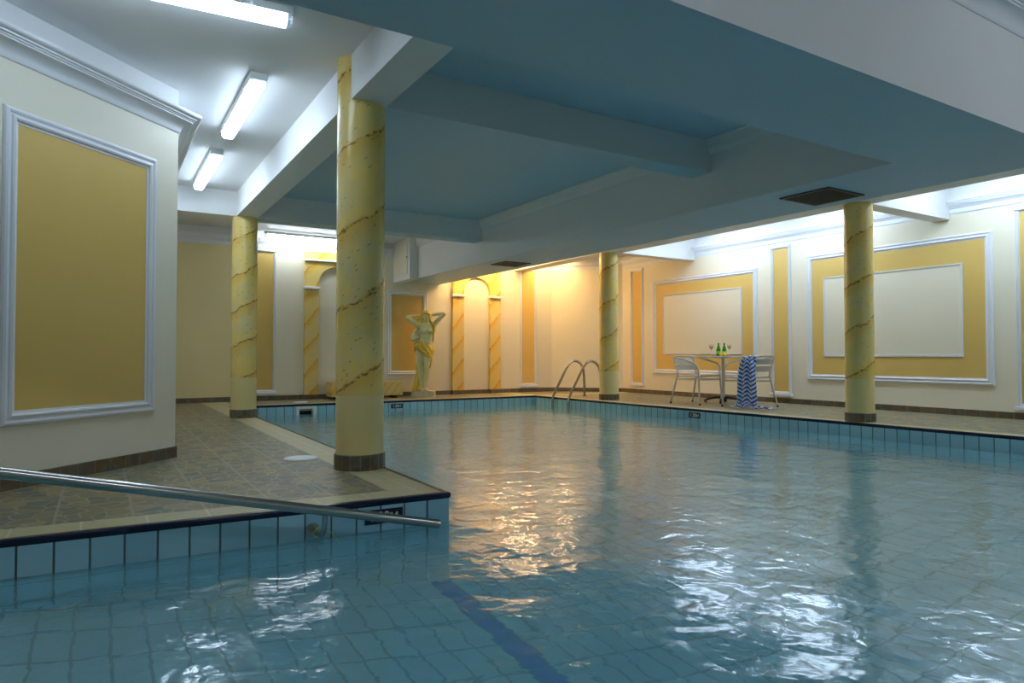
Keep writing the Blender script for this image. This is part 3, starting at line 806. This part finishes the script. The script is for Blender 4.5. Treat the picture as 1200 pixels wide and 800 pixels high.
M['alu_soft'] = plain('satin_aluminium_slat', (196, 198, 198), .45, .7, nz=.05)
CG = 'aluminium bistro armchairs'
chair((7.78, 7.32, 0), PI+.10, 'aluminium bistro armchair left of the table, with bare back slats', CG)
chair((7.94, 6.50, 0), .10, 'aluminium bistro armchair right of the table, with the blue towel over it', CG)

# ------------------------------------------------------------ towel
secs = [((7.80, 6.50, .452), (7.80, 6.34, .452)), ((7.74, 6.47, .455), (7.75, 6.28, .458)), ((7.715, 6.43, .56), (7.735, 6.22, .57)),
        ((7.70, 6.40, .66), (7.73, 6.19, .68)), ((7.682, 6.345, .705), (7.705, 6.205, .728)), ((7.655, 6.345, .708), (7.685, 6.20, .732)), ((7.628, 6.35, .68), (7.66, 6.19, .70)),
        ((7.605, 6.375, .56), (7.64, 6.155, .58)), ((7.59, 6.385, .40), (7.615, 6.115, .42)), ((7.575, 6.38, .22), (7.59, 6.08, .22)),
        ((7.565, 6.38, .08), (7.575, 6.06, .07)), ((7.545, 6.39, .028), (7.57, 6.00, .024)), ((7.47, 6.40, .016), (7.62, 5.86, .016)), ((7.41, 6.37, .014), (7.59, 5.76, .012))]
bm = bmesh.new(); uvl = bm.loops.layers.uv.new('UVMap')
NU = 24; fine = []
A_ = smoothpath([a for a, b in secs], 5); B_ = smoothpath([b for a, b in secs], 5)
length = 0; rows_ = []; prevm = None
for i, (a, b) in enumerate(zip(A_, B_)):
    m = (a+b)/2
    if prevm is not None: length += (m-prevm).length
    prevm = m; fr = i/(len(A_)-1)
    row = []
    across = (b-a)
    nx = Vector((-1, 0, .0)) if m.z > .06 else Vector((0, 0, 1))
    amp = .014 if m.z > .06 else .022
    if .66 < m.z: amp = .004
    for k in range(NU+1):
        u = k/NU
        off = amp*math.sin(u*PI*5+fr*2.2)+amp*.4*math.sin(u*PI*11+fr*7)
        if m.z <= .06: off = abs(off)+.004*math.sin(fr*160+u*9)**2
        row.append((bm.verts.new(a+across*u+nx*off), u, length))
    rows_.append(row)
for R0, R1 in zip(rows_, rows_[1:]):
    for k in range(NU):
        q = (R0[k], R0[k+1], R1[k+1], R1[k]); f_ = bm.faces.new([v[0] for v in q])
        for lp, v in zip(f_.loops, q): lp[uvl].uv = (v[1], v[2])
tw = finish('towel', bm, 'towel', smooth=True)
md = tw.modifiers.new('thickness', 'SOLIDIFY'); md.thickness = .006; md.offset = 1
tag(tw, 'blue and white zigzag towel hanging over the right chair down to the deck', 'towel')

# ------------------------------------------------------------ bottles, glasses, lemons
ZT = .7265
def bottle():
    t = empty('bottle', (0, 0, 0), 0, 'x', 'bottle', 'green bottles on the bistro table')
    bm = bmesh.new(); lathe(bm, [(0, 0), (.030, 0), (.033, .004), (.034, .06), (.032, .095), (.022, .13), (.0135, .155), (.012, .185), (.013, .19)], seg=28); finish('glass_body', bm, 'bottle', t, autos=60)
    bm = bmesh.new(); lathe(bm, [(.0145, .186), (.0145, .197), (.012, .2), (0, .2)], seg=20); finish('cap', bm, 'bottle_cap', t, autos=40)
    bm = bmesh.new(); lathe(bm, [(.0347, .03), (.0347, .075)], seg=28, capb=False, capt=False); finish('paper_label', bm, 'bottle_label', t, autos=60)
    return t
M['bottle_cap'] = plain('green_bottle_cap', (70, 150, 40), .35, .4)
M['bottle_label'] = plain('lime_paper_label', (150, 200, 60), .6)
b1 = bottle(); b1.location = (8.105, 7.19, ZT); b1['label'] = 'green glass bottle on the bistro table, the left one of the pair'
b2 = copytree(b1); b2.location = (8.222, 7.178, ZT); b2['label'] = 'green glass bottle on the bistro table, the right one of the pair'
def wineglass():
    t = empty('wine_glass', (0, 0, 0), 0, 'x', 'glass', 'stemmed glasses on the bistro table')
    bm = bmesh.new()
    lathe(bm, [(0, 0), (.030, .0), (.031, .002), (.006, .006), (.0035, .02), (.0035, .095), (.010, .105), (.026, .122), (.034, .145), (.033, .175), (.0315, .175), (.0325, .146), (.025, .124), (.008, .108), (0, .106)], seg=28)
    finish('bowl_and_stem', bm, 'glass', t, autos=60)
    bm = bmesh.new(); lathe(bm, [(0, .1075), (.008, .109), (.0245, .1245), (.0315, .142), (.0315, .150), (0, .150)], seg=28); finish('drink', bm, 'drink', t, autos=40)
    return t
g1 = wineglass(); g1.location = (8.02, 7.255, ZT); g1['label'] = 'stemmed glass with pale drink, left of the green bottles'
g2 = copytree(g1); g2.location = (8.335, 7.175, ZT); g2['label'] = 'stemmed glass with pale drink, right of the green bottles'
def lemon(x, y, rz, label):
    bm = bmesh.new(); prof = []
    for k in range(13):
        a = PI*k/12; prof.append((.026*math.sin(a)**.9 if 0 < k < 12 else 0, -.036*math.cos(a)-(.004 if k == 0 else 0)+(.004 if k == 12 else 0)))
    lathe(bm, prof, seg=20); bm.transform(Matrix.Translation((0, 0, .026)) @ Matrix.Rotation(PI/2, 4, 'Y'))
    o = finish('lemon', bm, 'lemon', smooth=True); o.location = (x, y, ZT); o.rotation_euler = (0, 0, rz)
    tag(o, label, 'lemon', 'lemons on the bistro table')
lemon(8.06, 7.10, .2, 'yellow lemon at the foot of the left green bottle')
lemon(8.135, 7.105, -.7, 'yellow lemon lying between the two green bottles')

# ------------------------------------------------------------ low marbled box
t = empty('marbled_box', (3.895, 11.21, 0), 0, 'low yellow marbled box on small feet against the far wall, behind the thick column', 'box')
bm = bmesh.new(); box(bm, -.625, .625, -.16, .16, .045, .285, .006); finish('casing', bm, 'marble_box', t)
for sx in (-.5, 0, .5):
    bm = bmesh.new(); box(bm, sx-.03, sx+.03, -.12, .12, 0, .045); finish('foot', bm, 'rubber', t)

# ------------------------------------------------------------ statue
SX, SY = 4.955, 11.12
SR = -math.radians(20)
st = empty('statue', (SX, SY, 0), SR, 'cream stone statue of a half draped woman with raised arms before the far wall', 'statue')
def solid(name, chains, mat, voxel=.008, parent=None, sm=6, extra=None):
    """tapered limbs, merged into one continuous surface"""
    bm = bmesh.new()
    def ball(c, r, sc=(1, 1, 1)):
        bmesh.ops.create_icosphere(bm, subdivisions=2, radius=1, matrix=Matrix.Translation(c) @ Matrix.Diagonal((r*sc[0], r*sc[1], r*sc[2], 1)))
    for ch in chains:
        pts = [Vector(p[:3]) for p in ch['p']]; rad = [p[3] for p in ch['p']]; fl = ch.get('flat', (1, 1, 1))
        for (a, ra), (b, rb) in zip(zip(pts, rad), zip(pts[1:], rad[1:])):
            n = max(2, int((b-a).length/(min(ra, rb)*.45))+1)
            for k in range(n+1):
                q = k/n; qq = q*q*(3-2*q); ball(a.lerp(b, q), ra+(rb-ra)*qq, fl)
    for c, r, sc in (extra or []): ball(Vector(c), r, sc)
    me = bpy.data.meshes.new('t'); bm.to_mesh(me); bm.free()
    tmp = bpy.data.objects.new('t', me); COL.objects.link(tmp)
    m = tmp.modifiers.new('r', 'REMESH'); m.mode = 'VOXEL'; m.voxel_size = voxel; m.use_smooth_shade = True
    s_ = tmp.modifiers.new('s', 'SMOOTH'); s_.factor = .5; s_.iterations = sm
    out = bpy.data.meshes.new_from_object(tmp.evaluated_get(bpy.context.evaluated_depsgraph_get()))
    bpy.data.objects.remove(tmp)
    out.materials.clear(); out.materials.append(M[mat]); out.name = name
    for p in out.polygons: p.use_smooth = True
    o = bpy.data.objects.new(name, out); COL.objects.link(o); o.parent = parent
    return o
# local frame: x right in the picture, -y towards the pool
body = [
 # torso
 {'p': [(-.005, 0, .86, .118), (.005, -.005, .93, .100), (.02, -.005, 1.01, .084), (.03, 0, 1.10, .095), (.035, .005, 1.18, .108), (.035, .01, 1.25, .092)], 'flat': (1.2, .76, 1)},
 {'p': [(-.07, .01, 1.272, .046), (.035, .012, 1.275, .05), (.14, .01, 1.272, .046)]},
 {'p': [(.033, .005, 1.28, .047), (.028, -.005, 1.35, .041)]},                       # neck
 # hips to feet: the left leg in the picture carries the weight, the other crosses forward
 {'p': [(-.062, .0, .84, .094), (-.080, .0, .70, .074), (-.084, .0, .56, .053), (-.066, .0, .50, .052), (-.060, .012, .40, .055), (-.045, .015, .27, .038), (-.036, .01, .185, .027), (-.034, .0, .135, .028)]},
 {'p': [(-.034, .01, .128, .026), (-.03, -.05, .122, .022), (-.026, -.095, .116, .017)], 'flat': (1.1, 1, .8)},
 {'p': [(.055, -.01, .83, .092), (.048, -.055, .68, .070), (.036, -.092, .53, .052), (.036, -.086, .47, .047), (.038, -.06, .38, .048), (.026, -.035, .27, .036), (.022, -.03, .185, .026), (.024, -.035, .135, .028)]},
 {'p': [(.024, -.03, .128, .026), (.05, -.075, .122, .022), (.066, -.115, .116, .017)], 'flat': (1.1, 1, .8)},
 # raised arms, hands behind the head
 {'p': [(-.09, .01, 1.272, .047), (-.17, -.005, 1.315, .045), (-.305, -.01, 1.395, .038), (-.30, .0, 1.41, .037), (-.20, .035, 1.435, .033), (-.09, .065, 1.45, .023), (-.055, .075, 1.452, .024)]},
 {'p': [(.155, .01, 1.272, .047), (.24, -.005, 1.36, .045), (.355, -.01, 1.475, .038), (.345, .0, 1.488, .037), (.24, .035, 1.48, .033), (.13, .065, 1.465, .023), (.10, .075, 1.462, .024)]},
]
for s, hx, hz in ((-1, -.045, 1.452), (1, .09, 1.462)):          # fingers laid into the hair
    for k, ln in enumerate((.055, .066, .062, .048)):
        z = hz+.018-.012*k; d = -s
        body.append({'p': [(hx, .082, z, .0085), (hx+d*ln*.55, .092, z+.002, .008), (hx+d*ln, .086, z-.004, .0065)]})
    body.append({'p': [(hx, .07, hz+.018, .009), (hx-s*.02, .06, hz+.04, .008), (hx-s*.032, .05, hz+.05, .0065)]})
hd = Vector((.022, -.012, 1.425))
extra = [(tuple(hd), .078, (.92, 1.0, 1.1)), (tuple(hd+Vector((.004, -.022, -.042))), .046, (.95, .95, 1.0)),
         (tuple(hd+Vector((.004, -.076, -.008))), .0105, (.8, 1.1, 2.0)), (tuple(hd+Vector((.004, -.081, -.022))), .0105, (1.1, 1, .8)),
         (tuple(hd+Vector((.004, -.068, -.044))), .013, (1.4, .7, .45)), (tuple(hd+Vector((.004, -.065, -.052))), .012, (1.2, .7, .5)),
         (tuple(hd+Vector((-.024, -.062, .008))), .011, (1.3, .6, .7)), (tuple(hd+Vector((.032, -.062, .008))), .011, (1.3, .6, .7)),
         (tuple(hd+Vector((.004, -.056, .03))), .03, (1.4, .6, .6)), (tuple(hd+Vector((.004, -.054, -.075))), .015, (1, 1, .8)),
         ((-.022, -.062, 1.165), .047, (1, .85, .95)), ((.098, -.062, 1.165), .047, (1, .85, .95)),
         ((-.05, .055, .85), .08, (1, .8, 1)), ((.045, .055, .85), .08, (1, .8, 1)), ((.015, -.05, .96), .05, (1.2, .6, 1.2))]
solid('body', body, 'stone', .0075, st, 5, extra)
# hair: cap and locks
hair = [{'p': [(hd.x-.062, hd.y-.02, 1.40, .024), (hd.x-.068, .0, 1.34, .026), (hd.x-.075, .0, 1.27, .022)]},
        {'p': [(hd.x+.070, hd.y-.02, 1.41, .024), (hd.x+.085, -.01, 1.34, .028), (.165, -.02, 1.26, .030), (.172, -.02, 1.18, .026), (.158, -.02, 1.12, .022), (.165, -.02, 1.06, .016), (.155, -.02, 1.02, .020), (.15, -.02, .97, .010)]},
        {'p': [(hd.x-.058, hd.y-.03, 1.46, .022), (hd.x-.02, hd.y-.06, 1.485, .020), (hd.x+.03, hd.y-.06, 1.487, .020), (hd.x+.066, hd.y-.03, 1.462, .022)]},
        {'p': [(-.08, .06, 1.36, .045), (-.10, .06, 1.25, .042), (-.14, .05, 1.17, .045)]}]
hex_ = [(tuple(hd+Vector((.004, .030, .036))), .092, (1.0, .95, .95)), ((hd.x-.072, .01, 1.42), .032, (1, 1, 1.4)), ((hd.x+.08, .01, 1.42), .034, (1, 1, 1.4))]
for k in range(7): hex_.append(((hd.x-.06+.02*k, hd.y-.045+.004*abs(k-3), 1.492+.006*math.sin(k*2)), .014, (1, 1, 1)))
solid('hair', hair, 'stone_yellow', .008, st, 3, hex_)
# bundle of cloth and curls at the left side, below the arm
b_ = [{'p': [(-.135, .03, 1.19, .035), (-.17, .02, 1.12, .045), (-.195, .01, 1.05, .05), (-.21, .01, 1.01, .035)]},
      {'p': [(-.11, .03, 1.16, .035), (-.125, .03, 1.05, .05), (-.14, .02, .98, .04), (-.12, .02, .94, .03)]},
      {'p': [(-.225, -.02, 1.06, .016), (-.17, -.045, 1.065, .018), (-.12, -.03, 1.075, .016)]},
      {'p': [(-.225, -.02, 1.02, .016), (-.17, -.045, 1.022, .018), (-.12, -.03, 1.03, .016)]},
      {'p': [(-.20, -.02, 1.10, .014), (-.16, -.04, 1.11, .016), (-.12, -.03, 1.12, .014)]}]
solid('cloth_bundle', b_, 'stone', .008, st, 2)
# drape round the hips with slanting folds, and its tail falling to the plinth
bm = bmesh.new(); NS, NV = 72, 26; G_ = []
for j in range(NV+1):
    v = j/NV; ring = []
    for i in range(NS):
        a = 2*PI*i/NS; cx = math.cos(a); cy = math.sin(a)          # a=0 right, a=PI left, a=-PI/2 front
        ztop = .955-.055*cx+.012*math.cos(3*a); zbot = .735-.150*cx-.03*cy
        if cy > 0: zbot -= .16*cy
        z = ztop+(zbot-ztop)*v
        rx = .137+.030*math.exp(-((z-.83)/.09)**2)-.03*max(0, (z-.92))/.05*.5; ry = .100+.022*math.exp(-((z-.83)/.10)**2)
        if cy < 0: ry += .035*(1-abs(cx))*(1 if z < .8 else .3)
        fold = .0075*math.sin(5*a*1.0+v*9+z*60*.6)+.004*math.sin(11*a+z*50)
        rr = 1+fold/.12
        xc = -.005+.02*(z-.85)
        ring.append(bm.verts.new((xc+rx*rr*cx, -.004+ry*rr*cy, z)))
    G_.append(ring)
for j in range(NV):
    for i in range(NS): bm.faces.new((G_[j][i], G_[j][(i+1) % NS], G_[j+1][(i+1) % NS], G_[j+1][i]))
dr = finish('drape', bm, 'stone_yellow', st, smooth=True)
md = dr.modifiers.new('thickness', 'SOLIDIFY'); md.thickness = .012; md.offset = 1
rolls = [{'p': [(-.135, -.05, .985, .018), (-.08, -.098, .955, .02), (0, -.112, .92, .02), (.08, -.098, .875, .02), (.14, -.05, .83, .018)]},
         {'p': [(-.14, -.04, .90, .010), (-.06, -.118, .85, .012), (.03, -.132, .78, .012), (.11, -.105, .71, .011), (.145, -.05, .66, .01)]},
         {'p': [(-.13, -.07, .83, .010), (-.05, -.13, .77, .012), (.03, -.145, .70, .012), (.10, -.12, .64, .011)]},
         {'p': [(.12, -.06, .70, .022), (.125, -.07, .64, .020), (.105, -.08, .585, .010)]}]
solid('drape_fold', rolls, 'stone_yellow', .006, st, 2)
tail = []
for k in range(9):
    u = k/8; x0 = -.115+.16*u; x1 = -.205+.22*u
    tail.append({'p': [(x0, .075+.01*math.sin(k*2), .78, .022), (x0-.01, .085, .60, .020), (x0-.01+.01*math.sin(k*1.7), .085, .42, .020), ((x0+x1)/2, .07+.015*math.sin(k*2.3), .26, .022), (x1, .055+.02*math.sin(k*2.1), .125, .024)]})
solid('drape_tail', tail, 'stone_yellow', .009, st, 2)
bm = bmesh.new()
P = []
for k in range(28):
    a = 2*PI*k/28; c, s = math.cos(a), math.sin(a); w = 1+.03*math.sin(5*a)
    P.append((.215*w*math.copysign(abs(c)**.6, c)-.01, .145*w*math.copysign(abs(s)**.6, s)))
prism(bm, P, 0, .105)
bmesh.ops.bevel(bm, geom=[e for e in bm.edges if abs(e.verts[0].co.z-e.verts[1].co.z) < .01 and e.verts[0].co.z > .09], offset=.012, segments=2, affect='EDGES')
finish('plinth', bm, 'stone_base', st)
#END2
# ------------------------------------------------------------ camera and render
cam = bpy.data.cameras.new('camera'); co = bpy.data.objects.new('camera', cam); COL.objects.link(co)
cam.sensor_width = 36; cam.lens = 36*791.1/1200
cam.clip_start = .05
yaw, pitch = math.radians(31.42), math.radians(1.2)
co.location = (0, 0, CAMZ)
f = Vector((math.sin(yaw)*math.cos(pitch), math.cos(yaw)*math.cos(pitch), math.sin(pitch)))
co.rotation_euler = f.to_track_quat('-Z', 'Y').to_euler()
S.camera = co
wd = bpy.data.worlds.new('world'); S.world = wd; wd.use_nodes = True
wd.node_tree.nodes['Background'].inputs[0].default_value = (.5, .6, .7, 1)
wd.node_tree.nodes['Background'].inputs[1].default_value = 0.02
S.view_settings.view_transform = 'Standard'; S.view_settings.look = 'None'
S.view_settings.exposure = 0.40; S.view_settings.gamma = 1; S.view_settings.use_curve_mapping = False
S.cycles.use_denoising = True
S.cycles.max_bounces = 10; S.cycles.diffuse_bounces = 6; S.cycles.glossy_bounces = 5; S.cycles.transmission_bounces = 8
S.cycles.sample_clamp_indirect = 25; S.cycles.caustics_reflective = True; S.cycles.caustics_refractive = True
S.cycles.blur_glossy = .3
